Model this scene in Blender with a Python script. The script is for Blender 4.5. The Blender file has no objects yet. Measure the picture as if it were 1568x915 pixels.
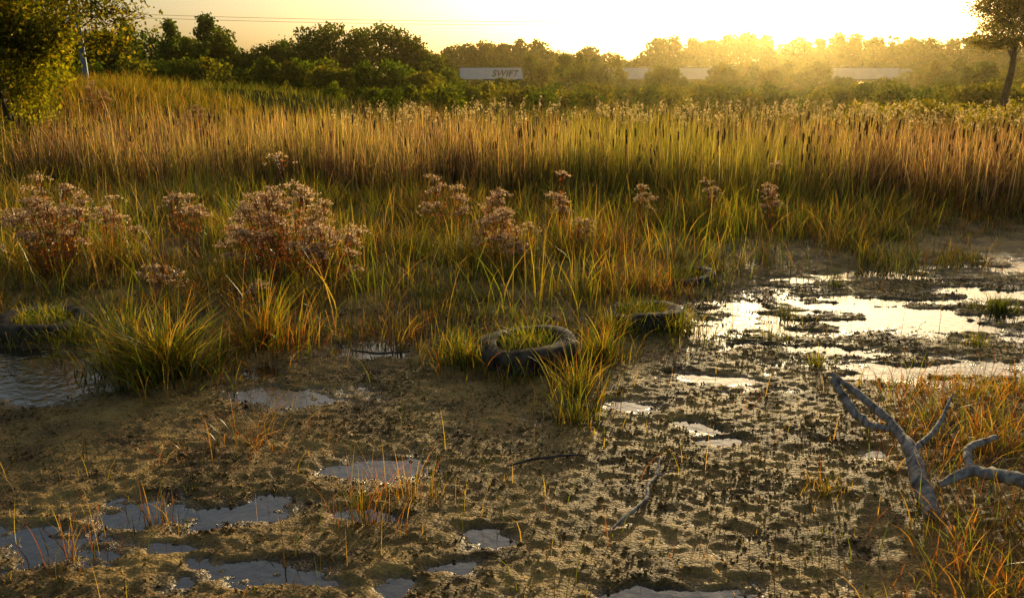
import bpy, math, random
import numpy as np
rng = np.random.default_rng(7)
random.seed(7)
R = math.radians
scene = bpy.context.scene
COL = scene.collection

# ------------------------------------------------------------ noise
def _h(ix, iy, s):
    n = (ix.astype(np.int64)*374761393 + iy.astype(np.int64)*668265263 + s*974634777) & 0xFFFFFFFF
    n = ((n ^ (n >> 13))*1274126177) & 0xFFFFFFFF
    n = (n ^ (n >> 16)) & 0xFFFF
    return n/65535.0
def vn(x, y, s=0):
    x = np.asarray(x, float); y = np.asarray(y, float)
    ix = np.floor(x); iy = np.floor(y); fx = x-ix; fy = y-iy
    fx = fx*fx*(3-2*fx); fy = fy*fy*(3-2*fy)
    a = _h(ix, iy, s); b = _h(ix+1, iy, s); c = _h(ix, iy+1, s); d = _h(ix+1, iy+1, s)
    return (a*(1-fx)+b*fx)*(1-fy)+(c*(1-fx)+d*fx)*fy
def fbm(x, y, s=0, o=4):
    t = 0; a = 1; n = 0; f = 1.0
    for i in range(o):
        t = t+a*vn(np.asarray(x)*f+i*17.3, np.asarray(y)*f-i*9.1, s+i); n += a; a *= .5; f *= 2.03
    return t/n
def sst(a, b, v):
    t = np.clip((v-a)/(b-a), 0, 1); return t*t*(3-2*t)

# ------------------------------------------------------------ terrain
PUD = [(3.0,6.2,1.25,.5),(4.6,6.9,.8,.25),(2.85,4.8,.65,.30),(2.5,7.3,.35,.2),(3.6,7.6,.5,.16),(-2.95,4.62,.32,.22),(-3.6,5.1,.7,.25),
 (-1.3,4.42,.28,.16),(-1.65,4.85,.14,.12),(-.98,5.3,.26,.16),(-.61,3.5,.16,.14),(-1.22,3.13,.22,.09),
 (-1.66,3.12,.22,.10),(-2.0,2.80,.30,.13),(-1.02,2.62,.20,.06),(.67,2.54,.28,.09),(-.06,2.9,.12,.06),
 (-.53,2.6,.09,.05),(.72,4.33,.12,.10),(2.1,5.4,.5,.10),(1.35,4.75,.30,.09),(1.8,3.7,.08,.05),(1.7,5.8,.35,.12),
 (1.1,3.8,.10,.05),(4.9,8.2,.8,.35),(5.6,6.2,1.2,.4),(-.25,2.7,.12,.05),(4.3,5.5,.7,.16),(1.0,4.0,.1,.07),(-.6,3.05,.10,.05),(-1.35,2.85,.10,.04)]
def puddle(x, y):
    wx = (fbm(x*2.3, y*3.5, 11)-.5)*.7+(fbm(x*9, y*12, 14, 3)-.5)*.30
    wy = (fbm(x*2.3, y*4.5, 21)-.5)*.42+(fbm(x*9, y*14, 24, 3)-.5)*.20
    p = np.zeros_like(x)
    for cx, cy, hx, hy in PUD:
        k = min(1, hx/.35)*.8+.2
        d = np.sqrt(((x+wx*k-cx)/hx)**2+((y+wy*k-cy)/hy)**2)
        p = np.maximum(p, np.clip((2.0-d)/1.6, 0, 1))
    isl = sst(.50, .62, fbm(x*2.6+5, y*6.5, 27))*sst(.9, 1.8, x)*sst(4.0, 4.6, y)
    return p*(1-.75*isl)
def base_h(x, y):
    hill = 1.6*sst(-7.5, -15, x)*sst(13, 22, y)*(1-.5*sst(40, 70, y))
    emb = 2.0*sst(185, 197, y)
    return hill+emb
XB = [-20,-4.6,-4.1,-3.3,-2.7,-1.6,-.9,-.4,.2,.6,1.0,1.7,2.1,2.8,4.8,5.3,7,20]
YB = [6.0,5.9,6.1,6.0,5.5,5.5,5.5,5.1,5.15,5.2,5.9,6.5,7.1,7.75,8.0,9.5,10,10.5]
def front(x): return np.interp(x, XB, YB)
def H(x, y):
    x = np.asarray(x, float); y = np.asarray(y, float)
    near = 1-sst(11, 16, y)
    g = sst(0, .8, y-front(x)+(fbm(x*1.5, y*1.5, 5)-.5)*1.2)
    m = .0185+.014*(fbm(x*1.4, y*2.0, 1)-.5)+.020*(fbm(x*8, y*10, 2, 3)-.5)+.019*(fbm(x*30, y*34, 3, 2)-.5)
    m = m+.04*g+.05*sst(1.6, 2.3, x-.25*(y-3))*(1-sst(4.2, 4.8, y))
    p = puddle(x, y)*(1-g*.85)
    near_h = m*(1-.2*p)-.029*p
    return near_h*near+.06*(1-near)+base_h(x, y)

# ------------------------------------------------------------ mesh helper
def mk(name, V, F, C=None, mat=None, smooth=False, parent=None):
    V = np.asarray(V, np.float32); F = np.asarray(F, np.int32)
    me = bpy.data.meshes.new(name)
    k = F.shape[1]
    me.vertices.add(len(V)); me.vertices.foreach_set('co', V.ravel())
    me.loops.add(F.size); me.loops.foreach_set('vertex_index', F.ravel())
    me.polygons.add(len(F))
    me.polygons.foreach_set('loop_start', np.arange(0, F.size, k, dtype=np.int32))
    me.polygons.foreach_set('loop_total', np.full(len(F), k, np.int32))
    if smooth: me.polygons.foreach_set('use_smooth', np.ones(len(F), bool))
    me.update(calc_edges=True)
    if C is not None:
        a = me.color_attributes.new('col', 'FLOAT_COLOR', 'POINT')
        c4 = np.ones((len(V), 4), np.float32); c4[:, :3] = C
        a.data.foreach_set('color', c4.ravel())
    ob = bpy.data.objects.new(name, me); COL.objects.link(ob)
    if mat: me.materials.append(mat)
    if parent: ob.parent = parent
    return ob
class Acc:
    def __init__(s): s.V = []; s.F = []; s.C = []; s.n = 0
    def add(s, V, F, C):
        V = np.asarray(V); F = np.asarray(F)
        C = np.broadcast_to(np.asarray(C), (len(V), 3))
        s.V.append(V); s.F.append(F+s.n); s.C.append(C); s.n += len(V)
    def build(s, name, mat, **k):
        return mk(name, np.concatenate(s.V), np.concatenate(s.F), np.concatenate(s.C), mat, **k)

# ------------------------------------------------------------ materials
def newmat(name):
    m = bpy.data.materials.new(name); m.use_nodes = True
    nt = m.node_tree; nt.nodes.clear()
    return m, nt, nt.nodes, nt.links
def leafmat(name, trans=.5, gloss=.06, rough=.4, tw=(1.25, 1.1, .6)):
    m, nt, N, L = newmat(name)
    out = N.new('ShaderNodeOutputMaterial'); a = N.new('ShaderNodeAttribute'); a.attribute_name = 'col'
    d = N.new('ShaderNodeBsdfDiffuse'); t = N.new('ShaderNodeBsdfTranslucent'); g = N.new('ShaderNodeBsdfGlossy')
    g.inputs['Roughness'].default_value = rough
    mul = N.new('ShaderNodeVectorMath'); mul.operation = 'MULTIPLY'; mul.inputs[1].default_value = tw
    L.new(a.outputs['Color'], d.inputs['Color']); L.new(a.outputs['Color'], mul.inputs[0]); L.new(mul.outputs[0], t.inputs['Color'])
    x = N.new('ShaderNodeMixShader'); x.inputs[0].default_value = trans
    L.new(d.outputs[0], x.inputs[1]); L.new(t.outputs[0], x.inputs[2])
    if gloss <= 0:
        L.new(x.outputs[0], out.inputs[0]); return m
    y = N.new('ShaderNodeMixShader'); y.inputs[0].default_value = gloss
    L.new(x.outputs[0], y.inputs[1]); L.new(g.outputs[0], y.inputs[2]); L.new(y.outputs[0], out.inputs[0])
    return m
def pmat(name, c1, c2, scale=20, rough=.6, bump=.3, bdist=.01, stretch=(1, 1, 1), spec=.5, detail=6, attr=False):
    m, nt, N, L = newmat(name)
    out = N.new('ShaderNodeOutputMaterial'); b = N.new('ShaderNodeBsdfPrincipled')
    tc = N.new('ShaderNodeTexCoord'); mp = N.new('ShaderNodeMapping'); mp.inputs['Scale'].default_value = stretch
    n = N.new('ShaderNodeTexNoise'); n.inputs['Scale'].default_value = scale; n.inputs['Detail'].default_value = detail
    r = N.new('ShaderNodeValToRGB'); r.color_ramp.elements[0].color = (*c1, 1); r.color_ramp.elements[1].color = (*c2, 1)
    r.color_ramp.elements[0].position = .35; r.color_ramp.elements[1].position = .65
    L.new(tc.outputs['Object'], mp.inputs[0]); L.new(mp.outputs[0], n.inputs['Vector']); L.new(n.outputs[0], r.inputs[0])
    L.new(r.outputs[0], b.inputs['Base Color']); b.inputs['Roughness'].default_value = rough
    b.inputs['Specular IOR Level'].default_value = spec
    bp = N.new('ShaderNodeBump'); bp.inputs['Strength'].default_value = bump; bp.inputs['Distance'].default_value = bdist
    L.new(n.outputs[0], bp.inputs['Height']); L.new(bp.outputs[0], b.inputs['Normal']); L.new(b.outputs[0], out.inputs[0])
    return m
M_grass = leafmat('grass_blades', .60, .05, .35, (2.1, 1.65, .5))
M_reed = leafmat('reed_leaves', .55, .03, .4, (1.85, 1.6, .95))
M_far = leafmat('meadow_blades', .5, 0, .4, (1.7, 1.4, .5))
M_leaf = leafmat('tree_leaves', .5, .0, .45, (2.1, 1.6, .35))
M_fluff = leafmat('seed_fluff', .55, .0, .5, (1.35, 1.2, .95))
M_bark = pmat('bark', (.035, .025, .018), (.10, .075, .05), 12, .9, .6, .03, (1, 1, .25))
M_wood = pmat('driftwood_grey', (.10, .075, .06), (.42, .36, .30), 34, .8, .8, .012, (1, 1, .2))
M_rub = pmat('rubber', (.015, .012, .010), (.11, .08, .05), 14, .85, .7, .012, spec=.15)
M_steel = pmat('galvanised_steel', (.13, .16, .21), (.19, .23, .29), 3, .5, .1, .01)

# mud
m, nt, N, L = newmat('mud'); M_mud = m
out = N.new('ShaderNodeOutputMaterial'); b = N.new('ShaderNodeBsdfPrincipled')
tc = N.new('ShaderNodeTexCoord')
n1 = N.new('ShaderNodeTexNoise'); n1.inputs['Scale'].default_value = 3; n1.inputs['Detail'].default_value = 8
n2 = N.new('ShaderNodeTexNoise'); n2.inputs['Scale'].default_value = 90; n2.inputs['Detail'].default_value = 8; n2.inputs['Roughness'].default_value = .75
n3 = N.new('ShaderNodeTexVoronoi'); n3.inputs['Scale'].default_value = 75
for n in (n1, n2, n3): L.new(tc.outputs['Object'], n.inputs['Vector'])
r1 = N.new('ShaderNodeValToRGB'); r1.color_ramp.elements[0].color = (.06, .031, .010, 1); r1.color_ramp.elements[1].color = (.50, .31, .085, 1)
r1.color_ramp.elements[0].position = .38; r1.color_ramp.elements[1].position = .62
mx = N.new('ShaderNodeMath'); mx.operation = 'MULTIPLY_ADD'; mx.inputs[1].default_value = .5
L.new(n1.outputs[0], mx.inputs[0]); h2 = N.new('ShaderNodeMath'); h2.operation = 'MULTIPLY'; h2.inputs[1].default_value = .5
L.new(n2.outputs[0], h2.inputs[0]); L.new(h2.outputs[0], mx.inputs[2]); L.new(mx.outputs[0], r1.inputs[0])
sep = N.new('ShaderNodeSeparateXYZ'); L.new(tc.outputs['Object'], sep.inputs[0])
wet = N.new('ShaderNodeMapRange'); wet.inputs[1].default_value = 0.0; wet.inputs[2].default_value = .012; wet.inputs[3].default_value = .2; wet.inputs[4].default_value = .64
L.new(sep.outputs[2], wet.inputs[0]); L.new(wet.outputs[0], b.inputs['Roughness'])
wsp = N.new('ShaderNodeMapRange'); wsp.inputs[1].default_value = 0.0; wsp.inputs[2].default_value = .013; wsp.inputs[3].default_value = .65; wsp.inputs[4].default_value = .16
L.new(sep.outputs[2], wsp.inputs[0])
wcl = N.new('ShaderNodeMapRange'); wcl.inputs[1].default_value = 0.0; wcl.inputs[2].default_value = .012; wcl.inputs[3].default_value = .5; wcl.inputs[4].default_value = 1
L.new(sep.outputs[2], wcl.inputs[0])
far = N.new('ShaderNodeMapRange'); far.inputs[1].default_value = 9; far.inputs[2].default_value = 13
L.new(sep.outputs[1], far.inputs[0])
fsp = N.new('ShaderNodeMath'); fsp.operation = 'SUBTRACT'; fsp.inputs[0].default_value = 1; L.new(far.outputs[0], fsp.inputs[1])
fs2 = N.new('ShaderNodeMath'); fs2.operation = 'MULTIPLY'; L.new(fsp.outputs[0], fs2.inputs[0]); L.new(wsp.outputs[0], fs2.inputs[1]); L.new(fs2.outputs[0], b.inputs['Specular IOR Level'])
dk = N.new('ShaderNodeVectorMath'); dk.operation = 'SCALE'; L.new(r1.outputs[0], dk.inputs[0]); L.new(wcl.outputs[0], dk.inputs['Scale'])
mc = N.new('ShaderNodeMixRGB'); mc.inputs[2].default_value = (.045, .045, .015, 1)
L.new(far.outputs[0], mc.inputs[0]); L.new(dk.outputs[0], mc.inputs[1]); L.new(mc.outputs[0], b.inputs['Base Color'])
bp = N.new('ShaderNodeBump'); bp.inputs['Strength'].default_value = .85; bp.inputs['Distance'].default_value = .009
ad = N.new('ShaderNodeMath'); ad.operation = 'ADD'; L.new(n2.outputs[0], ad.inputs[0]); L.new(n3.outputs[0], ad.inputs[1])
L.new(ad.outputs[0], bp.inputs['Height']); L.new(bp.outputs[0], b.inputs['Normal']); L.new(b.outputs[0], out.inputs[0])

# water
m, nt, N, L = newmat('marsh_water'); M_wat = m
out = N.new('ShaderNodeOutputMaterial'); b = N.new('ShaderNodeBsdfPrincipled')
b.inputs['Base Color'].default_value = (.03, .024, .014, 1); b.inputs['Roughness'].default_value = .05; b.inputs['IOR'].default_value = 2.1
tc = N.new('ShaderNodeTexCoord'); n1 = N.new('ShaderNodeTexNoise'); n1.inputs['Scale'].default_value = 14; n1.inputs['Detail'].default_value = 4
L.new(tc.outputs['Object'], n1.inputs['Vector']); bp = N.new('ShaderNodeBump'); bp.inputs['Strength'].default_value = .3; bp.inputs['Distance'].default_value = .01
L.new(n1.outputs[0], bp.inputs['Height']); L.new(bp.outputs[0], b.inputs['Normal'])
L.new(b.outputs[0], out.inputs[0])

# ------------------------------------------------------------ ground
def axis(a, b, s, lo, hi, g):
    c = list(np.arange(a, b, s)); st = s; v = c[-1]
    while v < hi: st *= g; v += st; c.append(v)
    st = s; v = c[0]; pre = []
    while v > lo: st *= g; v -= st; pre.append(v)
    return np.array(pre[::-1]+c)
xs = axis(-4.6, 4.6, .014, -900, 900, 1.045)
ys = axis(1.9, 7.6, .012, -60, 1500, 1.03)
X, Y = np.meshgrid(xs, ys)
Z = H(X.ravel(), Y.ravel())
V = np.stack([X.ravel(), Y.ravel(), Z], 1)
nx, ny = len(xs), len(ys)
i = np.arange(nx-1)[None, :]+np.arange(ny-1)[:, None]*nx
i = i.ravel(); F = np.stack([i, i+1, i+1+nx, i+nx], 1)
mk('ground', V, F, None, M_mud, smooth=True)
mk('water', [(-12, .5, 0), (14, .5, 0), (14, 11, 0), (-12, 11, 0)], [(0, 1, 2, 3)], None, M_wat)

# ------------------------------------------------------------ blades
def blades(x, y, h, w, lean, col, z=None, seg=4, tip=(1.0, 1.0, 1.0), az=None, stiff=1.7, root=.8):
    n = len(x)
    if z is None: z = H(x, y)-.01
    th = rng.uniform(0, 2*np.pi, n) if az is None else az
    fa = rng.uniform(0, 2*np.pi, n)
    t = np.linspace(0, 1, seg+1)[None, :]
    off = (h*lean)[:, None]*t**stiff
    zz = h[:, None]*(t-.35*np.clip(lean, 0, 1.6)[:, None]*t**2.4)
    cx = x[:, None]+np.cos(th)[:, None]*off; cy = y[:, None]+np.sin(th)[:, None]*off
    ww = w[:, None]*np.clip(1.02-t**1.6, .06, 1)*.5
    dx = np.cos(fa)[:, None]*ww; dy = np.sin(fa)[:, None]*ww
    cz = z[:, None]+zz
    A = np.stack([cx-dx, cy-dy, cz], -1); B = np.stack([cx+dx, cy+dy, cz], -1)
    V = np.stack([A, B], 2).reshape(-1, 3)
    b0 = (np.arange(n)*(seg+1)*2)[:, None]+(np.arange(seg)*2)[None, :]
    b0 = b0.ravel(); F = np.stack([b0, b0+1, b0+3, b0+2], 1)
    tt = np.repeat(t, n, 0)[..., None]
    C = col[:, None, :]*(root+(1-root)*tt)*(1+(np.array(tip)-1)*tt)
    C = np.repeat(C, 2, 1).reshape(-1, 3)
    return V, F, C
def palette(n, cols, wts, var=.25):
    cols = np.array(cols); wts = np.array(wts, float); wts /= wts.sum()
    c = cols[rng.choice(len(cols), n, p=wts)]
    return c*rng.uniform(1-var, 1+var, (n, 1))
def scatter(n, x0, x1, y0, y1, dens):
    x = rng.uniform(x0, x1, n); y = rng.uniform(y0, y1, n)
    k = rng.uniform(0, 1, n) < dens(x, y); return x[k], y[k]
GREEN = (.15, .21, .022); YEL = (.34, .30, .045); STRAW = (.45, .31, .11); RED = (.24, .09, .035); OLV = (.08, .105, .02); ORG = (.42, .21, .045)
TY = [(.11, 5.08, -.035, .34, (-5, 3)), (1.02, 6.0, -.085, .33, (-4, -3)), (-3.55, 5.78, -.08, .34, (2, 3)), (1.62, 7.3, -.115, .33, (-9, 4))]
WF = [(-2.05, 7.1, 1.14, .40, 46), (-1.6, 6.9, .80, .34, 24), (-2.4, 7.3, .86, .34, 20), (-4.25, 7.3, 1.04, .38, 40), (-4.9, 7.0, .84, .28, 20), (-4.05, 7.9, .8, .25, 10),
          (-3.4, 8.2, .84, .20, 9), (-2.75, 7.9, .70, .16, 7), (-.15, 7.7, .72, .24, 18), (-.18, 8.4, .94, .14, 8), (.12, 7.5, .55, .2, 9), (-.75, 9.0, .98, .24, 12),
          (.55, 9.0, .84, .12, 7), (.75, 8.3, .58, .1, 5), (1.6, 9.6, .92, .10, 5), (3.2, 9.8, .86, .16, 8), (2.55, 10.2, .88, .10, 4), (-1.9, 5.7, .5, .08, 4), (-2.9, 6.5, .5, .14, 6)]

# marsh grass (mid zone)
acc = Acc()
def dmid(x, y):
    f = y-front(x)
    cl = fbm(x*1.6, y*1.6, 31); c2 = fbm(x*6, y*6, 33, 2)
    d = sst(-.5, 1.2, f+(cl-.5)*2.2)*np.clip((cl-.28)*3.4, .12, 1)*np.clip((c2-.32)*3.2, .12, 1)
    for cx, cy, _, Ro, _t in TY:
        d = d*(1-.86*(((x-cx)/(Ro+.02))**2+((y-cy+.12)/(Ro+.12))**2 < 1))
    return d*(1-.6*sst(11.5, 14, y))
x, y = scatter(360000, -11, 11, 4.2, 14, dmid)
n = len(x); f = y-front(x)
hn = fbm(x*1.3, y*1.3, 41)
h = (.10+.15*sst(0, 2.2, f)+.75*np.clip(hn-.42, 0, 1))*rng.uniform(.35, 1.35, n)
gmix = fbm(x*.8, y*.8, 44)
c = palette(n, [GREEN, YEL, OLV, STRAW, RED], [6, 3, 3.5, 1.0, .7], .35)
alt = palette(n, [STRAW, ORG, RED, YEL, (.10, .05, .02)], [2.5, 2, 2, 2, 1.5])
k = (rng.uniform(0, 1, n) < np.clip((gmix-.49)*4, .08, .65)); c[k] = alt[k]
acc.add(*blades(x, y, h, rng.uniform(.004, .010, n), rng.uniform(.05, 1.0, n)**1.2, c, root=.4, tip=(1.3, 1.15, .9)))  # low root value paints the shadow gaps between blades into their colour
x, y = scatter(18000, -10, 10, 4.6, 12, lambda x, y: sst(0, 1.5, y-front(x))*np.clip((fbm(x*1.8, y*1.8, 47)-.42)*5, 0, 1)); n = len(x)
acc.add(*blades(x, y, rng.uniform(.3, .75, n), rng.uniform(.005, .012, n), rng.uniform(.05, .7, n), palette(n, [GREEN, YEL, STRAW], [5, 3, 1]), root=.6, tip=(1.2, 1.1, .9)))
acc.build('marsh_grass', M_grass)

# sedge tussocks (individual clumps)
def tussock(name, cx, cy, r, n, hmin, hmax, cols, wts, lean=.7, w=(.004, .009)):
    a = Acc(); th = rng.uniform(0, 2*np.pi, n); rr = r*np.abs(rng.normal(0, .62, n))
    rr *= .65+.7*vn(th*1.3, th*0+cx*7, 9)
    x = cx+rr*np.cos(th); y = cy+rr*np.sin(th)*.8
    h = rng.uniform(hmin*.5, hmax, n)*np.clip(1.1-.4*rr/r, .3, 2)*(.6+.75*fbm(x*7, y*7, 19, 2))
    az = th+rng.normal(0, 1.1, n)
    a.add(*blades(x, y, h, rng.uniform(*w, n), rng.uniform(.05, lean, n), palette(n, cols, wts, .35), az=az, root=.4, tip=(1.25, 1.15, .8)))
    return a.build(name, M_grass)
tussock('sedge_tussock', -2.2, 4.75, .36, 900, .12, .66, [GREEN, YEL, OLV, STRAW, ORG], [4, 3, 2, 1, 1], 1.1, (.005, .013))
tussock('sedge_tussock', -2.5, 4.95, .25, 320, .12, .70, [GREEN, YEL, OLV], [4, 3, 1], 1.2, (.006, .014))
tussock('sedge_tussock', .34, 4.05, .24, 110, .08, .34, [GREEN, YEL, STRAW], [3, 3, 1], .8, (.003, .007))
tussock('sedge_tussock', .38, 4.45, .26, 190, .10, .40, [GREEN, YEL, STRAW, ORG], [3, 3, 1, 1], .8, (.003, .008))
tussock('sedge_tussock', -.34, 5.0, .32, 340, .08, .36, [GREEN, YEL, OLV], [3, 2, 2], .8)
tussock('sedge_tussock', .60, 5.05, .28, 320, .08, .34, [GREEN, YEL, OLV, RED], [3, 2, 2, 1], .8)
tussock('sedge_tussock', .02, 4.65, .30, 150, .05, .20, [GREEN, YEL, OLV, RED], [3, 2, 2, 1], .7, (.003, .006))
tussock('sedge_tussock', -.62, 3.0, .19, 110, .10, .44, [STRAW, RED, YEL, OLV], [2, 3, 1, 3], .5, (.002, .005))
tussock('sedge_tussock', -.45, 3.2, .22, 80, .08, .38, [STRAW, RED, YEL, OLV], [2, 2, 1, 2], .4, (.002, .005))
tussock('sedge_tussock', -1.72, 2.72, .18, 60, .10, .42, [STRAW, RED, YEL, OLV], [2, 3, 1, 2], .5, (.002, .005))
tussock('sedge_tussock', -1.5, 3.05, .2, 60, .06, .28, [STRAW, RED, OLV], [1, 3, 2], .5, (.002, .005))
tussock('sedge_tussock', 1.42, 3.25, .15, 110, .04, .16, [STRAW, YEL, OLV], [2, 2, 2], .8, (.002, .005))
tussock('sedge_tussock', -1.35, 3.75, .38, 150, .08, .34, [STRAW, ORG, RED, OLV], [3, 2, 2, 2], 1.6, (.002, .005))
tussock('sedge_tussock', 4.0, 6.3, .2, 260, .06, .22, [OLV, GREEN], [2, 2], .6)
tussock('sedge_tussock', -1.75, 5.35, .5, 600, .15, .55, [GREEN, YEL, RED, ORG], [3, 3, 2, 2], .9)
tussock('sedge_tussock', 1.25, 5.7, .45, 450, .06, .24, [GREEN, YEL, OLV], [3, 3, 2], .9)
tussock('sedge_tussock', .75, 5.65, .35, 300, .06, .24, [GREEN, YEL, OLV], [3, 3, 2], .9)
tussock('sedge_tussock', -3.15, 5.5, .4, 350, .08, .30, [GREEN, YEL, OLV], [3, 3, 2], .9)
tussock('sedge_tussock', -3.95, 5.45, .35, 250, .08, .26, [GREEN, YEL, OLV, RED], [3, 3, 2, 1], .9)
for tx, ty, tr_ in [(2.2, 6.1, .18), (2.0, 4.95, .14), (3.3, 5.35, .2), (1.9, 5.55, .2), (3.0, 7.1, .25), (4.4, 6.0, .25)]:
    tussock('sedge_tussock', tx, ty, tr_, 90, .04, .2, [OLV, GREEN, YEL], [2, 2, 1], .6, (.003, .006))

# right foreground grasses
def dr(x, y):
    e = x-np.interp(y, [2.0, 2.6, 3.1, 3.6, 4.2, 4.7], [1.15, 1.4, 1.95, 1.95, 1.95, 2.3])
    return sst(-.25, .7, e+(fbm(x*4, y*4, 51)-.5)*.8)*np.clip((fbm(x*7, y*7, 52)-.3)*3, .15, 1)
x, y = scatter(44000, 1.0, 5.5, 1.6, 4.7, dr); n = len(x)
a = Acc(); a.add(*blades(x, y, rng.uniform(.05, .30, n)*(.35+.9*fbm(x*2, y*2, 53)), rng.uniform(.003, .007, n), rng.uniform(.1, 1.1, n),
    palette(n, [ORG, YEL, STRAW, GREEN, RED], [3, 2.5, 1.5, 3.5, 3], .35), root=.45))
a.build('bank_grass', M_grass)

# sparse stems and stubble on the mud
def dst(x, y): return np.clip((fbm(x*2.5, y*2.5, 61)-.42)*3, .04, 1)
x, y = scatter(28000, -4.5, 5.5, 2.0, 7.6, dst)
hz = H(x, y); k = (hz > -.008) | (rng.uniform(0, 1, len(x)) < .3); x = x[k]; y = y[k]; n = len(x)
a = Acc()
h = rng.uniform(.01, .05, n)+(rng.uniform(0, 1, n) > .85)*rng.uniform(.04, .24, n)
a.add(*blades(x, y, h, rng.uniform(.002, .005, n), rng.uniform(0, .7, n), palette(n, [(.05, .035, .02), STRAW, RED, OLV, YEL, GREEN], [3.5, 1, 1.5, 2, 1, 1]), seg=3))
n = 3600; x = rng.uniform(-4.5, 4.5, n); y = rng.uniform(2, 6.5, n)
a.add(*blades(x, y, rng.uniform(.01, .03, n), rng.uniform(.002, .004, n), rng.uniform(2, 7, n), palette(n, [STRAW, (.12, .08, .04), RED], [2, 3, 1]), seg=4, stiff=1.0))
a.build('mud_stubble', M_grass)

# mud clods
ico = np.array([(1, 0, 0), (-1, 0, 0), (0, 1, 0), (0, -1, 0), (0, 0, 1), (0, 0, -1)], float)
icf = np.array([(0, 2, 4), (2, 1, 4), (1, 3, 4), (3, 0, 4), (2, 0, 5), (1, 2, 5), (3, 1, 5), (0, 3, 5)])
x, y = scatter(130000, -4.4, 4.8, 2.0, 7.4, lambda x, y: np.clip((fbm(x*3, y*3, 71)-.36)*3.2, .2, 1)*(1-.85*sst(.3, .7, puddle(x, y))))
n = len(x); s = rng.gamma(2.0, .0018, n)+.0015
P = ico[None]*rng.uniform(.5, 1.4, (n, 6, 1))*s[:, None, None]*np.array([1, 1, .8])+rng.normal(0, 1, (n, 6, 3))*s[:, None, None]*.25
P += np.stack([x, y, H(x, y)+s*.3], 1)[:, None, :]
Fc = (icf[None]+(np.arange(n)*6)[:, None, None]).reshape(-1, 3)
mk('mud_clods', P.reshape(-1, 3), Fc, None, M_mud)

# ------------------------------------------------------------ cattails
a = Acc()
def yc(x): return np.interp(x, [-9, -4, 0, 5, 9], [13.4, 12.6, 11.9, 11.0, 10.2])+(fbm(x*.9, x*0, 81)-.5)*1.8
def ht(x, y): return (1.04+.08*sst(11, 20, y)-.14*sst(20, 29, y))*(.64+.68*fbm(x*1.1, y*1.1, 83))
def dc(x, y): return sst(0, .9, y-yc(x)+(fbm(x*2, y*2, 82)-.5))*np.where(y > 15.5, .35, 1)*(1-.85*sst(.1, .5, base_h(x, y)))*np.clip((fbm(x*1.6, y*1.6, 84)-.27)*4, .2, 1)
x, y = scatter(14500, -12, 16, 9.5, 29, dc)
x2, y2 = scatter(10000, -9, 13, 9.5, 15.5, dc); x = np.r_[x, x2]; y = np.r_[y, y2]
kx = np.repeat(x, 5)+rng.normal(0, .05, len(x)*5); ky = np.repeat(y, 5)+rng.normal(0, .05, len(x)*5); n = len(kx)
hh = ht(kx, ky)*rng.uniform(.4, 1.25, n)
g = fbm(kx*.28+3, ky*.28, 85)+.35*np.exp(-((kx-ky*.16)/2.6)**2)
c = palette(n, [(.32, .19, .10), (.42, .29, .15), (.18, .10, .06), (.56, .43, .23), (.07, .045, .028)], [3.5, 3, 2.5, 2, 3], .35)
cg = palette(n, [(.20, .22, .035), (.38, .33, .06), (.10, .12, .03)], [3, 3, 1.5])
k = rng.uniform(0, 1, n) < np.clip((g-.49)*3.2, .14, .85); c[k] = cg[k]
lean = rng.gamma(1.0, .20, n)
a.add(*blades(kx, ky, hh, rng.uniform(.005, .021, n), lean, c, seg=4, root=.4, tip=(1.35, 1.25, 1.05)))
a.build('cattail_reeds', M_reed)
def tubes(P0, P1, r0, r1, col, sides=5):
    P0 = np.asarray(P0, float); P1 = np.asarray(P1, float); n = len(P0)
    r0 = np.broadcast_to(r0, (n,)); r1 = np.broadcast_to(r1, (n,))
    d = P1-P0; d = d/np.maximum(np.linalg.norm(d, axis=1, keepdims=True), 1e-9)
    up = np.where(np.abs(d[:, 2:3]) > .9, np.array([[1., 0, 0]]), np.array([[0, 0, 1.]]))
    u = np.cross(d, up); u /= np.linalg.norm(u, axis=1, keepdims=True); v = np.cross(d, u)
    an = np.arange(sides)*2*np.pi/sides
    ring = np.cos(an)[None, :, None]*u[:, None, :]+np.sin(an)[None, :, None]*v[:, None, :]
    A = P0[:, None, :]+ring*r0[:, None, None]; B = P1[:, None, :]+ring*r1[:, None, None]
    V = np.concatenate([A, B], 1).reshape(-1, 3)
    j = np.arange(sides); jn = (j+1) % sides
    f = np.stack([j, jn, jn+sides, j+sides], 1)
    F = (f[None]+(np.arange(n)*2*sides)[:, None, None]).reshape(-1, 4)
    C = np.broadcast_to(np.asarray(col, float).reshape(-1, 1, 3) if np.ndim(col) == 2 else np.array(col), (n, 2*sides, 3)).reshape(-1, 3)
    return V, F, C
a = Acc(); x, y = scatter(3000, -12, 16, 9.5, 28, lambda x, y: dc(x, y)); n = len(x)
z0 = H(x, y); hh = ht(x, y)*rng.uniform(.75, 1.22, n)
b0 = np.stack([x, y, z0], 1); tl = rng.normal(0, .06, (n, 2)); top = b0+np.c_[tl, hh]
dn = (top-b0)
a.add(*tubes(b0, top, .004, .003, (.30, .22, .10)))
a.add(*tubes(b0+dn*.84, b0+dn*.855, .003, .011, (.09, .05, .03), 6))
a.add(*tubes(b0+dn*.855, b0+dn*.955, .011, .011, (.09, .05, .03), 6))
a.add(*tubes(b0+dn*.955, b0+dn*.965, .011, .003, (.09, .05, .03), 6))
a.build('cattail_seed_heads', M_reed)

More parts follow.
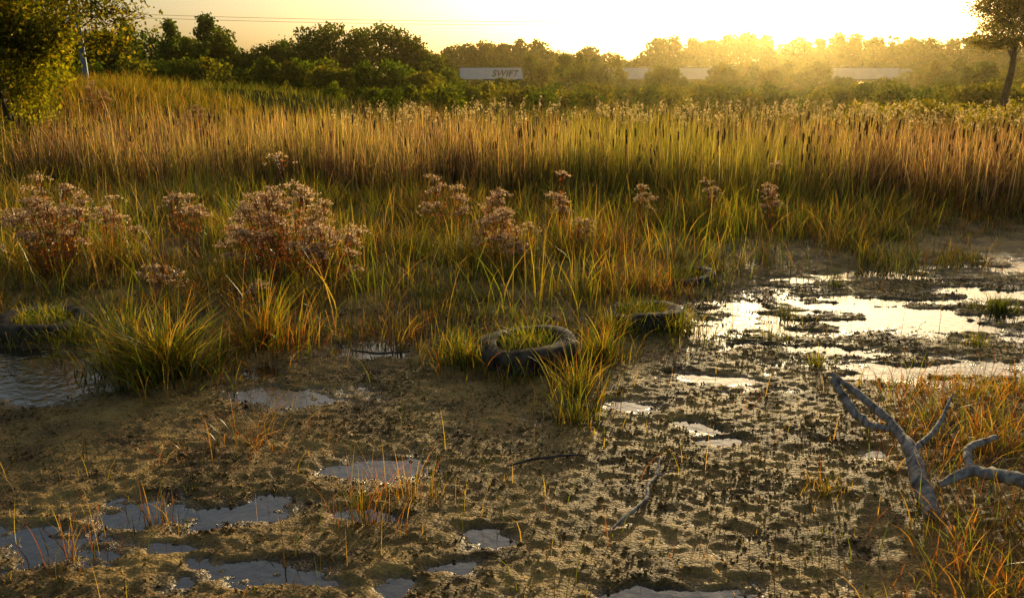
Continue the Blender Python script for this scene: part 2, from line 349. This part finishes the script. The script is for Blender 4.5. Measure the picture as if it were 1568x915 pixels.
def quads(P, s, col, flat=0.0, asp=.55):
    n = len(P); u = rng.normal(0, 1, (n, 3)); u /= np.linalg.norm(u, axis=1, keepdims=True)
    w = rng.normal(0, 1, (n, 3)); v = np.cross(u, w)
    v /= np.maximum(np.linalg.norm(v, axis=1, keepdims=True), 1e-6)
    s = np.broadcast_to(s, (n,))[:, None]
    V = np.stack([P-u*s, P-v*s*asp+u*s*.1, P+u*s, P+v*s*asp+u*s*.1], 1).reshape(-1, 3)
    F = np.arange(n*4).reshape(-1, 4)
    C = np.repeat(np.broadcast_to(col, (n, 3)), 4, 0)
    return V, F, C
a = Acc(); x, y = scatter(1300, -4, 20, 17, 28, lambda x, y: np.clip((fbm(x*.5, y*.5, 91)-.3)*2+.1*(x > 3), .1, .9)); n = len(x)
z0 = H(x, y); hh = rng.uniform(.95, 1.4, n)*(.85+.2*fbm(x*.5, y*.1, 92)); b0 = np.stack([x, y, z0], 1)
az = rng.normal(.6, .6, n); tl = np.stack([np.cos(az), np.sin(az)], 1)*rng.uniform(.02, .14, n)[:, None]; top = b0+np.c_[tl, hh]
a.add(*tubes(b0, top, .005, .003, (.33, .24, .10), 4))
k = 16; t = rng.uniform(.80, 1.03, (n, k)); P = b0[:, None]+(top-b0)[:, None]*t[..., None]+rng.normal(0, 1, (n, k, 3))*np.array([.03, .03, .01])*(1.25-np.abs(t-.9)*6)[..., None]
a.add(*quads(P.reshape(-1, 3), rng.uniform(.015, .04, n*k), palette(n*k, [(.5, .42, .20), (.6, .48, .22)], [1, 1])))
a.build('reed_plumes', M_fluff)

# hillside grass + field behind
a = Acc()
x, y = scatter(64000, -22, -3, 12.5, 34, lambda x, y: sst(-5.5, -8, x+(fbm(x*.4, y*.4, 95)-.5)*5)*np.clip((fbm(x*1.2, y*1.2, 96)-.25)*2.4, .2, 1)); n = len(x)
a.add(*blades(x, y, rng.uniform(.3, .85, n)*(.4+1.1*fbm(x*.7, y*.7, 97)), rng.uniform(.008, .02, n), rng.uniform(.05, .9, n),
   palette(n, [(.22, .23, .03), (.42, .33, .06), STRAW, OLV, ORG], [4, 4, 2, 3, 2], .35), root=.5, tip=(1.2, 1.1, .9)))
x, y = scatter(32000, -60, 60, 27, 75, lambda x, y: 1-.5*sst(40, 75, y)); n = len(x)
a.add(*blades(x, y, rng.uniform(.3, .7, n), rng.uniform(.03, .06, n), rng.uniform(.05, .8, n), palette(n, [OLV, (.12, .13, .03), (.20, .18, .04)], [3, 3, 2]), seg=3))
x, y = scatter(12000, 8, 22, 10, 20, lambda x, y: sst(9, 12, x)); n = len(x)
a.add(*blades(x, y, rng.uniform(.3, .8, n), rng.uniform(.01, .02, n), rng.uniform(.05, .8, n), palette(n, [OLV, (.2, .15, .05), (.24, .12, .05)], [3, 3, 2]), seg=3))
a.build('meadow_grass', M_far)

# ------------------------------------------------------------ wildflowers gone to seed
def wildflower(cx, cy, ht_, wid, nst, fl=(.72, .57, .38)):
    e = bpy.data.objects.new('seeded_wildflower_plant', None); COL.objects.link(e); e.location = (cx, cy, 0)
    z0 = float(H(np.array([cx]), np.array([cy]))[0])
    st = Acc(); fh = Acc(); lf = Acc()
    for i in range(nst):
        th = rng.uniform(0, 2*np.pi); rr = wid*math.sqrt(rng.uniform(0, 1))
        h = ht_*(1.0-.42*(rr/wid)**1.5)*rng.uniform(.58, 1.06)
        p0 = np.array([rr*.35*math.cos(th), rr*.35*math.sin(th), z0]); p1 = np.array([rr*math.cos(th), rr*math.sin(th), z0+h])
        pm = (p0+p1)/2+rng.normal(0, .02, 3)
        st.add(*tubes([p0, pm], [pm, p1], [.004, .003], [.003, .002], (.17, .08, .035), 4))
        nb = 14
        tips = p1+np.stack([rng.normal(0, .045, nb), rng.normal(0, .045, nb), rng.normal(-.01, .012, nb)-.02], 1)
        tips[:, 2] -= 4*((tips[:, 0]-p1[0])**2+(tips[:, 1]-p1[1])**2)
        b = p0+(p1-p0)*rng.uniform(.78, .9, (nb, 1))
        st.add(*tubes(b, tips, .0018, .0012, (.17, .08, .04), 3))
        k = 14; c = np.repeat(tips, k, 0)+rng.normal(0, 1, (nb*k, 3))*np.array([.013, .013, .006])
        fh.add(*quads(c, rng.uniform(.004, .009, nb*k), palette(nb*k, [fl, np.array(fl)*.6, (.30, .15, .07)], [5, 2.5, 2]), asp=.8))
        nl = 34; t = rng.uniform(.2, .92, nl); P = p0+(p1-p0)*t[:, None]+rng.normal(0, .035, (nl, 3))
        lf.add(*quads(P, rng.uniform(.012, .030, nl), palette(nl, [(.20, .10, .04), (.26, .08, .035), OLV, (.10, .05, .025)], [2, 3, 1.5, 2]), asp=.3))
    st.build('stems', M_grass, parent=e); fh.build('seed_heads', M_fluff, parent=e); lf.build('leaves', M_grass, parent=e)
for w in WF: wildflower(*w)
wildflower(-7.6, 19.5, 1.35, .5, 40, (.6, .45, .25)); wildflower(-11.2, 22, 1.2, .4, 24, (.6, .45, .25))

# ------------------------------------------------------------ tyres
def tyre(cx, cy, zb, Ro=.34, W=.2, tilt=(0, 0), fill=True):
    e = bpy.data.objects.new('old_tyre', None); COL.objects.link(e); e.location = (cx, cy, zb); e.rotation_euler = (R(tilt[0]), R(tilt[1]), rng.uniform(0, 3))
    prof = [(.60, .10), (.575, .06), (.62, .02), (.74, -.01), (.88, .01), (.955, .06), (.985, .14), (1.0, .3), (1.0, .5), (1.0, .7), (.985, .86), (.955, .94), (.88, .99), (.74, 1.01), (.62, .98), (.575, .94), (.60, .90)]
    ns = 120; V = []
    for i in range(ns):
        a_ = 2*math.pi*i/ns; wob = 1+.02*math.sin(2*a_+1)
        for j, (r, z) in enumerate(prof):
            rr = r*Ro*wob
            if 6 <= j <= 10 and (i % 4 == 0): rr -= .009
            if j == 8: rr -= .008
            V.append((rr*math.cos(a_), rr*math.sin(a_), z*W+.008*math.sin(3*a_)))
    m_ = len(prof); F = []
    for i in range(ns):
        for j in range(m_-1):
            i2 = (i+1) % ns; F.append((i*m_+j, i2*m_+j, i2*m_+j+1, i*m_+j+1))
    o = mk('tyre_carcass', V, F, None, M_rub, smooth=True, parent=e)
    if fill:
        g = 26; xs_ = np.linspace(-1, 1, g); A, B = np.meshgrid(xs_, xs_); r = np.hypot(A, B)
        s = np.maximum(np.abs(A), np.abs(B))/np.maximum(r, 1e-6); A = A*s*.66*Ro; B = B*s*.66*Ro
        Zf = W*.72+.05*(fbm(A*12+cx*5, B*12, 8)-.5)
        ii = (np.arange(g-1)[None]+np.arange(g-1)[:, None]*g).ravel()
        mk('mud_fill', np.stack([A.ravel(), B.ravel(), Zf.ravel()], 1), np.stack([ii, ii+1, ii+1+g, ii+g], 1), None, M_mud, smooth=True, parent=e)
a = Acc()
for cx, cy, zb, Ro, tl in TY:
    tyre(cx, cy, zb, Ro, .2, tl)
    n = 420; th = rng.uniform(0, 6.28, n); rr = .19*np.sqrt(rng.uniform(0, 1, n)); x = cx+rr*np.cos(th); y = cy+rr*np.sin(th)
    a.add(*blades(x, y, rng.uniform(.05, .22, n), rng.uniform(.003, .007, n), rng.uniform(.1, 1, n), palette(n, [GREEN, YEL, OLV], [3, 2, 1]), z=np.full(n, zb+.13)))
    n = 170; th = rng.uniform(0, 6.28, n); rr = Ro+.01+rng.uniform(0, .12, n); x = cx+rr*np.cos(th); y = cy+rr*np.sin(th)
    a.add(*blades(x, y, rng.uniform(.05, .22, n), rng.uniform(.003, .007, n), rng.uniform(.1, .8, n), palette(n, [GREEN, YEL, OLV, RED], [3, 2, 1, 1])))
a.build('grass_tufts', M_grass)

# ------------------------------------------------------------ driftwood & sticks
def limb(a, pts, rad, col=(1, 1, 1), sides=9, sub=7, kn=.12):
    pts = np.array(pts, float); rad = np.array(rad, float); n = len(pts)
    t = np.linspace(0, n-1, (n-1)*sub+1); P = np.stack([np.interp(t, range(n), pts[:, k]) for k in range(3)], 1)
    for _ in range(3): P[1:-1] = (P[:-2]+2*P[1:-1]+P[2:])/4
    r = np.interp(t, range(n), rad); P[1:-1] += rng.normal(0, .12, (len(P)-2, 3))*r[1:-1, None]
    d = np.gradient(P, axis=0); d /= np.linalg.norm(d, axis=1, keepdims=True)
    u = np.cross(d, np.array([.3, .2, .93])); u /= np.linalg.norm(u, axis=1, keepdims=True); v = np.cross(d, u)
    an = np.arange(sides)*2*np.pi/sides
    rr = r[:, None]*(1+kn*rng.normal(0, 1, (len(P), sides))*.6+kn*np.sin(an*3+1)[None])
    V = P[:, None]+(np.cos(an)[None, :, None]*u[:, None]+np.sin(an)[None, :, None]*v[:, None])*rr[..., None]
    m_ = len(P); j = np.arange(sides); F = []
    for i in range(m_-1):
        F.append(np.stack([i*sides+j, i*sides+(j+1) % sides, (i+1)*sides+(j+1) % sides, (i+1)*sides+j], 1))
    V = V.reshape(-1, 3); b = (m_-1)*sides
    a.add(V, np.concatenate(F), col)
    for (st_, p) in ((0, P[0]), (b, P[-1])):
        ring = V[st_:st_+sides]; inner = p+(ring-p)*.02
        a.add(np.vstack([ring, inner]), np.stack([j, (j+1) % sides, (j+1) % sides+sides, j+sides], 1), col)
a = Acc()
limb(a, [(1.78, 3.02, .04), (1.82, 3.20, .09), (1.88, 3.43, .14), (1.90, 3.65, .17), (1.84, 3.90, .22), (1.76, 4.12, .27)], [.036, .042, .029, .022, .020, .012])
limb(a, [(1.90, 3.62, .17), (1.83, 3.75, .12), (1.79, 3.9, .15), (1.76, 4.1, .25)], [.014, .018, .022, .016], kn=.2)
limb(a, [(1.88, 3.43, .14), (2.08, 3.60, .18), (2.26, 3.82, .27)], [.015, .012, .005])
a.build('driftwood_branch', M_wood, smooth=True)
a = Acc()
limb(a, [(1.92, 3.24, .07), (2.05, 3.24, .14), (2.16, 3.10, .17), (2.28, 2.95, .17), (2.45, 2.78, .14)], [.014, .026, .032, .031, .028])
limb(a, [(2.05, 3.24, .14), (2.11, 3.40, .17), (2.30, 3.48, .19)], [.02, .018, .012])
a.build('driftwood_branch', M_wood, smooth=True)
def gz(x, y): return float(H(np.array([x]), np.array([y]))[0])
a = Acc()
limb(a, [(.72, 3.55, .05), (.68, 3.4, .03), (.62, 3.3, .035), (.60, 3.18, .03), (.50, 3.05, .035), (.42, 2.95, .025)], [.004, .007, .008, .009, .010, .006])
limb(a, [(.68, 3.4, .03), (.76, 3.42, .05)], [.005, .002])
a.build('fallen_stick', M_wood, smooth=True)
a = Acc(); limb(a, [(-.02, 3.5, .03), (.10, 3.56, .035), (.24, 3.6, .035), (.38, 3.62, .03)], [.004, .007, .008, .003]); a.build('fallen_stick', M_bark, smooth=True)
a = Acc(); limb(a, [(-1.1, 5.2, .04), (-.9, 5.1, .05), (-.7, 5.18, .04)], [.006, .01, .005]); a.build('fallen_stick', M_bark, smooth=True)

# ------------------------------------------------------------ trees
def crown_leaves(a, cx, cy, z0, h, rx, n, s, base, lobes=12, conic=False, ztop=None, var=.3):
    h = h*1.05
    lc = []; 
    for i in range(lobes):
        t = rng.uniform(0, 1); th = rng.uniform(0, 2*np.pi)
        zz = z0+h*(.12+.78*t)
        prof = (1-t)*.95+.08 if conic else math.sqrt(max(0, 1-(2*t*.85-.75)**2))
        rr = rx*prof*rng.uniform(.25, .8); lr = rx*rng.uniform(.28, .5)*(.45+.55*prof)
        lc.append((cx+rr*math.cos(th), cy+rr*math.sin(th), zz, lr, rng.uniform(1-var, 1+var)))
    if not conic: lc.append((cx, cy, z0+h*.6, rx*.55, 1))
    lc.append((cx, cy, z0+h-rx*.30, rx*.30, 1)); lc.append((cx+rx*.1, cy, z0+h-rx*.62, rx*.34, 1))
    lc = np.array(lc); w = lc[:, 3]**2; pick = rng.choice(len(lc), n, p=w/w.sum())
    d = rng.normal(0, 1, (n, 3)); d /= np.linalg.norm(d, axis=1, keepdims=True)
    r = rng.uniform(.25, 1.0, n)**.45*(1+.35*(rng.uniform(0, 1, n) > .75)*rng.uniform(0, 1, n))
    P = lc[pick, :3]+d*r[:, None]*lc[pick, 3:4]*np.array([1, 1, .85])
    P[:, 2] = np.clip(P[:, 2], z0+.03*h, None)
    C = np.array(base)[None]*lc[pick, 4:5]*rng.uniform(.7, 1.35, (n, 1))
    k = rng.uniform(0, 1, n) < .18; C[k] *= np.array([1.7, 1.35, .8])
    a.add(*quads(P, rng.uniform(.6, 1.3, n)*s, C, asp=.6))
TG = (.055, .10, .014); TG2 = (.08, .12, .018); TG3 = (.12, .14, .024)
lf = Acc(); tr = Acc()
def trunk(x, y, z, h, r):
    tr.add(*tubes([(x, y, z-.3), (x, y, z+h*.5)], [(x, y, z+h*.5), (x+rng.normal(0, .1)*h*.2, y, z+h*.85)], [r, r*.6], [r*.6, r*.2], (.06, .045, .03), 6))
def zt(py, d): return 1.8+(130.5-py)/1330*d
left = [(90,38,95,4.0,0),(120,45,100,3.8,0),(155,50,104,3.6,0),(200,33,108,3.6,0),(175,52,100,3.0,1),(235,46,106,3.4,0),(266,32,100,2.8,1),(292,58,104,2.8,0),(322,24,98,3.2,1),(340,42,102,2.9,0),
        (372,76,108,3.4,0),(402,72,110,3.6,0),(436,64,112,3.6,0),(468,42,110,3.9,0),(505,37,112,4.2,0),(545,46,114,4.0,0),(583,38,112,4.1,0),(618,44,114,3.8,0),(640,60,112,3.0,0),(655,88,110,2.5,0),
        (60,40,100,4,0),(20,36,100,4,0),(-30,30,104,5,0),(-90,40,100,5,0),(-150,35,100,5,0),(-210,45,100,5,0)]
for px, py, d, rx, con in left:
    x = (px-784)/1266*d; top = zt(py, d)
    g0 = gz(x, d)
    crown_leaves(lf, x, d, g0, top-g0, rx*1.08, 3600 if not con else 3400, .22, TG if rng.uniform() < .6 else TG2, 24, conic=bool(con)); trunk(x, d, g0, top, .2)
for px in range(-200, 700, 22):
    d = rng.uniform(72, 90); x = (px+rng.uniform(-12, 12)-784)/1266*d; top = zt(rng.uniform(88, 118), d); g0 = gz(x, d)
    crown_leaves(lf, x, d, g0, top-g0, rng.uniform(1.8, 3.0), 1500, .17, [TG, TG2, TG3][rng.integers(3)], 9)
far_ = [(672,92),(690,76),(715,72),(742,68),(770,68),(795,62),(822,66),(848,82),(872,84),(900,76),(925,94),(952,98),(978,94),(1004,62),(1030,56),(1058,60),(1085,66),(1112,54),(1140,56),(1168,60),(1196,66),(1222,60),(1250,64),(1278,56),(1305,54),(1335,60),(1362,58),(1392,62),(1420,60),(1450,64),(1480,58),(1510,60),(1540,56),(1575,54),(1610,60),(1650,50),(1700,60),(1750,55),(1800,60),(1860,55),(1920,60)]
for px, py in far_:
    d = rng.uniform(222, 240); x = (px-784)/1266*d; top = zt(py-2+rng.uniform(-3, 3), d)
    crown_leaves(lf, x, d, 2.0, top-2.0, rng.uniform(4.8, 6.2), 2800, .46, TG2 if rng.uniform() < .5 else TG3, 18); trunk(x, d, 2, top-2, .3)
for px in range(640, 1950, 24):
    d = rng.uniform(216, 222); x = (px-784)/1266*d; top = zt(rng.uniform(80, 100), d)
    crown_leaves(lf, x, d, 2.0, top-2.0, rng.uniform(3.5, 5), 1300, .40, TG2, 12)
win = [(704, 796), (962, 988), (1040, 1080), (1280, 1372)]
for px in range(640, 1950, 12):
    d = rng.uniform(105, 165); p = px+rng.uniform(-6, 6); x = (p-784)/1266*d
    inw = any(a0-12 < p < a1+12 for a0, a1 in win)
    if inw: top = zt(rng.uniform(118, 127), d)
    elif p < 1000: top = zt(rng.uniform(78, 104), d)
    elif p > 1380: top = zt(rng.uniform(90, 108), d)
    else: top = zt(rng.uniform(90, 106), d)
    top = max(top, 1.2)
    crown_leaves(lf, x, d, 0, top, (rng.uniform(1.8, 2.8) if not inw else 1.5), 1300, .24, [TG, TG2, TG3][rng.integers(3)], 10)
for px in range(380, 1950, 16):
    d = rng.uniform(52, 80); p = px+rng.uniform(-8, 8); x = (p-784)/1266*d; top = max(zt(rng.uniform(126, 145), d), .8)
    crown_leaves(lf, x, d, 0, top, rng.uniform(1.2, 2.0), 700, .13, [TG, TG2, TG3][rng.integers(3)], 8)
lf.build('distant_tree_line', M_leaf); tr.build('distant_tree_trunks', M_bark)

def branch_tree(name, x, y, h, spread, nleaf, ls, lcol, levels=5, r0=.12, low=0.0, seed=1, droop=0, lobes=None, first=1, sig=3.2):
    rr = random.Random(seed); e = bpy.data.objects.new(name, None); COL.objects.link(e)
    z = gz(x, y); e.location = (x, y, z-.1)
    segs = []; tips = []
    def grow(p, d, L_, r, lv):
        n = 4; pts = [p]
        for i in range(n):
            d = (d+np.array([rr.gauss(0, .16), rr.gauss(0, .16), rr.gauss(0, .08)-droop*.05*(levels-lv)])); d /= np.linalg.norm(d)
            q = pts[-1]+d*L_/n; segs.append((pts[-1], q, r*(1-.13*i), r*(1-.13*(i+1)))); pts.append(q)
            if lv <= 2: tips.append(q)
            if lv > 0 and i >= (first if lv == levels-1 else 1):
                for _ in range(2):
                    if rr.random() < .72:
                        a_ = rr.uniform(0, 2*math.pi); sp = rr.uniform(.5, 1.1)*spread
                        nd = d+np.array([math.cos(a_)*sp, math.sin(a_)*sp, rr.uniform(-.1, .35)]); nd /= np.linalg.norm(nd)
                        grow(q, nd, L_*rr.uniform(.5, .72), r*(1-.13*(i+1))*.55, lv-1)
    nst = 3 if low else 1
    for k in range(nst):
        grow(np.array([rr.uniform(-.2, .2)*low, rr.uniform(-.2, .2)*low, 0.]), np.array([rr.uniform(-.3, .3)*low, rr.uniform(-.3, .3)*low, 1.]), h*.52, r0, levels-1)
    A = np.array([s[0] for s in segs]); B = np.array([s[1] for s in segs]); r_a = np.array([s[2] for s in segs]); r_b = np.array([s[3] for s in segs])
    t = Acc(); t.add(*tubes(A, B, np.maximum(r_a, .006), np.maximum(r_b, .005), (.06, .045, .03), 6)); t.build('trunk_and_branches', M_bark, parent=e)
    T = np.array(tips); pick = rng.integers(0, len(T), nleaf)
    P = T[pick]+rng.normal(0, 1, (nleaf, 3))*ls*sig
    cl = (.65+.7*vn(P[:, 0]*1.3+9, P[:, 2]*1.3+P[:, 1], 5))[:, None]
    l = Acc(); l.add(*quads(P, rng.uniform(.6, 1.3, nleaf)*ls, palette(nleaf, lcol, [1]*len(lcol))*cl, asp=.5))
    if lobes: crown_leaves(l, 0, 0, .1, lobes[0], lobes[1], lobes[2], ls, lcol[0], 34, var=.5)
    l.build('leaves', M_leaf, parent=e)
    return e
LT = [(.15, .18, .022), (.30, .26, .03), (.07, .09, .014)]
branch_tree('leafy_tree', -11.5, 18.5, 3.4, .7, 16000, .055, LT, 5, .07, low=1.0, seed=3, lobes=(4.1, 1.5, 9000))
branch_tree('leafy_tree', -12.7, 20.5, 4.6, .75, 16000, .065, LT, 5, .08, low=1.0, seed=8, lobes=(5.4, 1.9, 9000))
branch_tree('willow_tree', 30.2, 50, 8.4, 1.35, 15000, .08, [(.10, .11, .02), (.16, .15, .03)], 6, .26, seed=11, sig=2.5)
a = Acc()
for k in range(16):
    x = rng.uniform(12.0, 20); y = rng.uniform(22, 29)
    crown_leaves(a, x, y, 0, rng.uniform(.9, 1.5), rng.uniform(.8, 1.3), 1500, .05, (.20, .21, .03), 8)
a.build('roadside_shrubs', M_leaf)
a = Acc()
for k in range(12):
    x = rng.uniform(-14, -9.0); y = rng.uniform(14, 18)
    crown_leaves(a, x, y, gz(x, y), rng.uniform(.5, 1.0), rng.uniform(.5, .9), 1200, .035, (.10, .12, .02), 8)
a.build('hillside_shrubs', M_leaf)

# ------------------------------------------------------------ lamp post, wires
e = bpy.data.objects.new('street_lamp', None); COL.objects.link(e); e.location = (-30.9, 60, 0)
a = Acc(); zs = np.linspace(0, 12, 9); cx = -.01*zs
for i in range(8):
    a.add(*tubes([(cx[i], 0, zs[i])], [(cx[i+1], 0, zs[i+1])], .22-.012*i, .22-.012*(i+1), (1, 1, 1), 14))
a.build('pole', M_steel, smooth=True, parent=e)
a = Acc(); a.add(*tubes([(-.12, 0, 11.9), (.4, 0, 12.6)], [(.4, 0, 12.6), (2.0, 0, 12.9)], .07, .05, (1, 1, 1), 8)); a.build('arm', M_steel, parent=e)
a = Acc(); a.add(*tubes([(1.9, 0, 12.88), (2.2, 0, 12.9)], [(2.2, 0, 12.9), (2.8, 0, 12.88)], [.07, .16], [.16, .08], (1, 1, 1), 8)); a.build('lamp_head', M_steel, parent=e)
cu = bpy.data.curves.new('power_line', 'CURVE'); cu.dimensions = '3D'; cu.bevel_depth = .022
for off in (0, .42):
    sp = cu.splines.new('POLY'); K = 50; sp.points.add(K)
    for i in range(K+1):
        t = i/K; x = -95+185*t
        z = 9.4+3.0*((x-8)/82)**2+(-1.1*(x < 8)*((x-8)/82)**2)+off
        sp.points[i].co = (x, 110, z, 1)
o = bpy.data.objects.new('power_line', cu); COL.objects.link(o); cu.materials.append(M_rub)
for xx in (-95, 90):
    a = Acc(); a.add(*tubes([(xx, 110, 0)], [(xx, 110, 13.5)], .18, .12, (1, 1, 1), 10)); a.add(*tubes([(xx-1.1, 110, 12.6)], [(xx+1.1, 110, 12.6)], .07, .07, (1, 1, 1), 6)); a.build('utility_pole', M_bark)

# ------------------------------------------------------------ highway & lorries
M_asph = pmat('asphalt', (.04, .04, .04), (.06, .06, .06), 8, .9)
M_white = pmat('white_trailer_paint', (.72, .72, .70), (.82, .82, .80), .6, .5, .05)
M_dark = pmat('dark_metal', (.02, .02, .02), (.04, .04, .04), 5, .6, .1)
M_cab = pmat('cab_paint', (.5, .5, .5), (.6, .6, .6), 1, .4, .02)
M_red = pmat('lettering_paint', (.02, .02, .05), (.03, .03, .06), 1, .5, .02)
M_glass = pmat('window_glass', (.02, .03, .03), (.03, .04, .04), 1, .1, .0)
rx_ = np.linspace(-300, 300, 61)
V = [(x, yy, 2.09) for yy in (201, 212) for x in rx_]
mk('highway', V, [(i, i+1, i+62, i+61) for i in range(60)], None, M_asph)
V = []; F = []
for x in np.arange(-290, 290, 12):
    k = len(V); V += [(x, 206.4, 2.095), (x+3, 206.4, 2.095), (x+3, 206.55, 2.095), (x, 206.55, 2.095)]; F.append((k, k+1, k+2, k+3))
mk('lane_markings', V, F, None, M_white)
def box(name, lo, hi, mat, parent, bev=.04):
    me = bpy.data.meshes.new(name); import bmesh
    bm = bmesh.new(); bmesh.ops.create_cube(bm, size=1)
    for v in bm.verts: v.co = [lo[k]+(v.co[k]+.5)*(hi[k]-lo[k]) for k in range(3)]
    if bev: bmesh.ops.bevel(bm, geom=bm.edges[:], offset=bev, segments=2, affect='EDGES')
    bm.to_mesh(me); bm.free(); me.materials.append(mat)
    o = bpy.data.objects.new(name, me); COL.objects.link(o); o.parent = parent; return o
def lorry(x0, text=None):
    e = bpy.data.objects.new('semi_trailer_truck', None); COL.objects.link(e); e.location = (x0, 204, 2.1)
    box('trailer_body', (0, 0, 1.15), (15.6, 2.5, 3.85), M_white, e)
    box('trailer_roof_rail', (0, -.03, 3.86), (15.6, 2.53, 3.95), M_dark, e, .01)
    box('trailer_base_rail', (0, -.03, 1.0), (15.6, 2.53, 1.14), M_dark, e, .01)
    box('chassis', (.5, .7, .75), (15, 1.8, .99), M_dark, e, .01)
    box('cab', (16.4, .05, .8), (19.0, 2.45, 3.6), M_cab, e, .25)
    box('hood', (19.0, .3, .8), (20.6, 2.2, 2.1), M_cab, e, .2)
    box('cab_window', (17.6, .02, 2.2), (18.8, .06, 2.95), M_glass, e, .01)
    a = Acc()
    for wx in (1.6, 2.9, 15.2, 16.5, 20.0):
        for wy in (.15, 2.35):
            a.add(*tubes([(wx, wy-.14, .5)], [(wx, wy+.14, .5)], .5, .5, (1, 1, 1), 18))
            for q in (-.14, .14): a.add(*tubes([(wx, wy+q, .5)], [(wx, wy+q*1.01, .5)], .5, .02, (1, 1, 1), 18))
    a.build('wheels', M_rub, parent=e)
    if text:
        c = bpy.data.curves.new('lettering', 'FONT'); c.body = text; c.size = 2.1; c.shear = .3; c.extrude = .01; c.offset = .06; c.space_character = 1.1
        o = bpy.data.objects.new('lettering', c); COL.objects.link(o); o.parent = e; o.location = (7.9, -.03, 1.8); o.rotation_euler = (R(90), 0, 0); c.materials.append(M_red)
lorry(-12.9, 'SWIFT'); lorry(18.0); lorry(40.5); lorry(79.7)

# ------------------------------------------------------------ evening haze
m, nt, N, L = newmat('haze_air'); out = N.new('ShaderNodeOutputMaterial'); vs = N.new('ShaderNodeVolumeScatter')
vs.inputs['Color'].default_value = (1, .78, .34, 1); vs.inputs['Density'].default_value = .00026; vs.inputs['Anisotropy'].default_value = .9
L.new(vs.outputs[0], out.inputs['Volume'])
mk('haze', [(-250, 8, -.5), (250, 8, -.5), (250, 330, -.5), (-250, 330, -.5), (-250, 8, 30), (250, 8, 30), (250, 330, 30), (-250, 330, 30)],
   [(0, 3, 2, 1), (4, 5, 6, 7), (0, 1, 5, 4), (1, 2, 6, 5), (2, 3, 7, 6), (3, 0, 4, 7)], None, m)

# ------------------------------------------------------------ light, sky, camera
EL = 8.5; AZ = 17.4
w = bpy.data.worlds.new('World'); scene.world = w; w.use_nodes = True
nt = w.node_tree; nt.nodes.clear(); o = nt.nodes.new('ShaderNodeOutputWorld'); bg = nt.nodes.new('ShaderNodeBackground')
sk = nt.nodes.new('ShaderNodeTexSky'); sk.sky_type = 'NISHITA'; sk.sun_disc = False
sk.sun_elevation = R(EL); sk.sun_rotation = R(AZ); sk.dust_density = 4.0; sk.air_density = 1.0; sk.ozone_density = 1.0
bg.inputs['Strength'].default_value = .15
nt.links.new(sk.outputs[0], bg.inputs[0]); nt.links.new(bg.outputs[0], o.inputs[0])
sl = bpy.data.lights.new('sun', 'SUN'); sl.energy = 5; sl.angle = R(.5); sl.color = (1, .78, .42)
so = bpy.data.objects.new('sun', sl); COL.objects.link(so)
from mathutils import Vector
d = Vector((math.sin(R(AZ))*math.cos(R(EL)), math.cos(R(AZ))*math.cos(R(EL)), math.sin(R(EL))))
so.rotation_euler = d.to_track_quat('Z', 'Y').to_euler(); so.location = (30, 60, 30)
cd = bpy.data.cameras.new('camera'); cd.lens = 28; cd.sensor_width = 36; cd.clip_end = 4000
co = bpy.data.objects.new('camera', cd); COL.objects.link(co); co.location = (0, 0, 1.8); co.rotation_euler = (R(75), 0, 0)
scene.camera = co
scene.view_settings.view_transform = 'Standard'; scene.view_settings.look = 'None'; scene.view_settings.exposure = 0
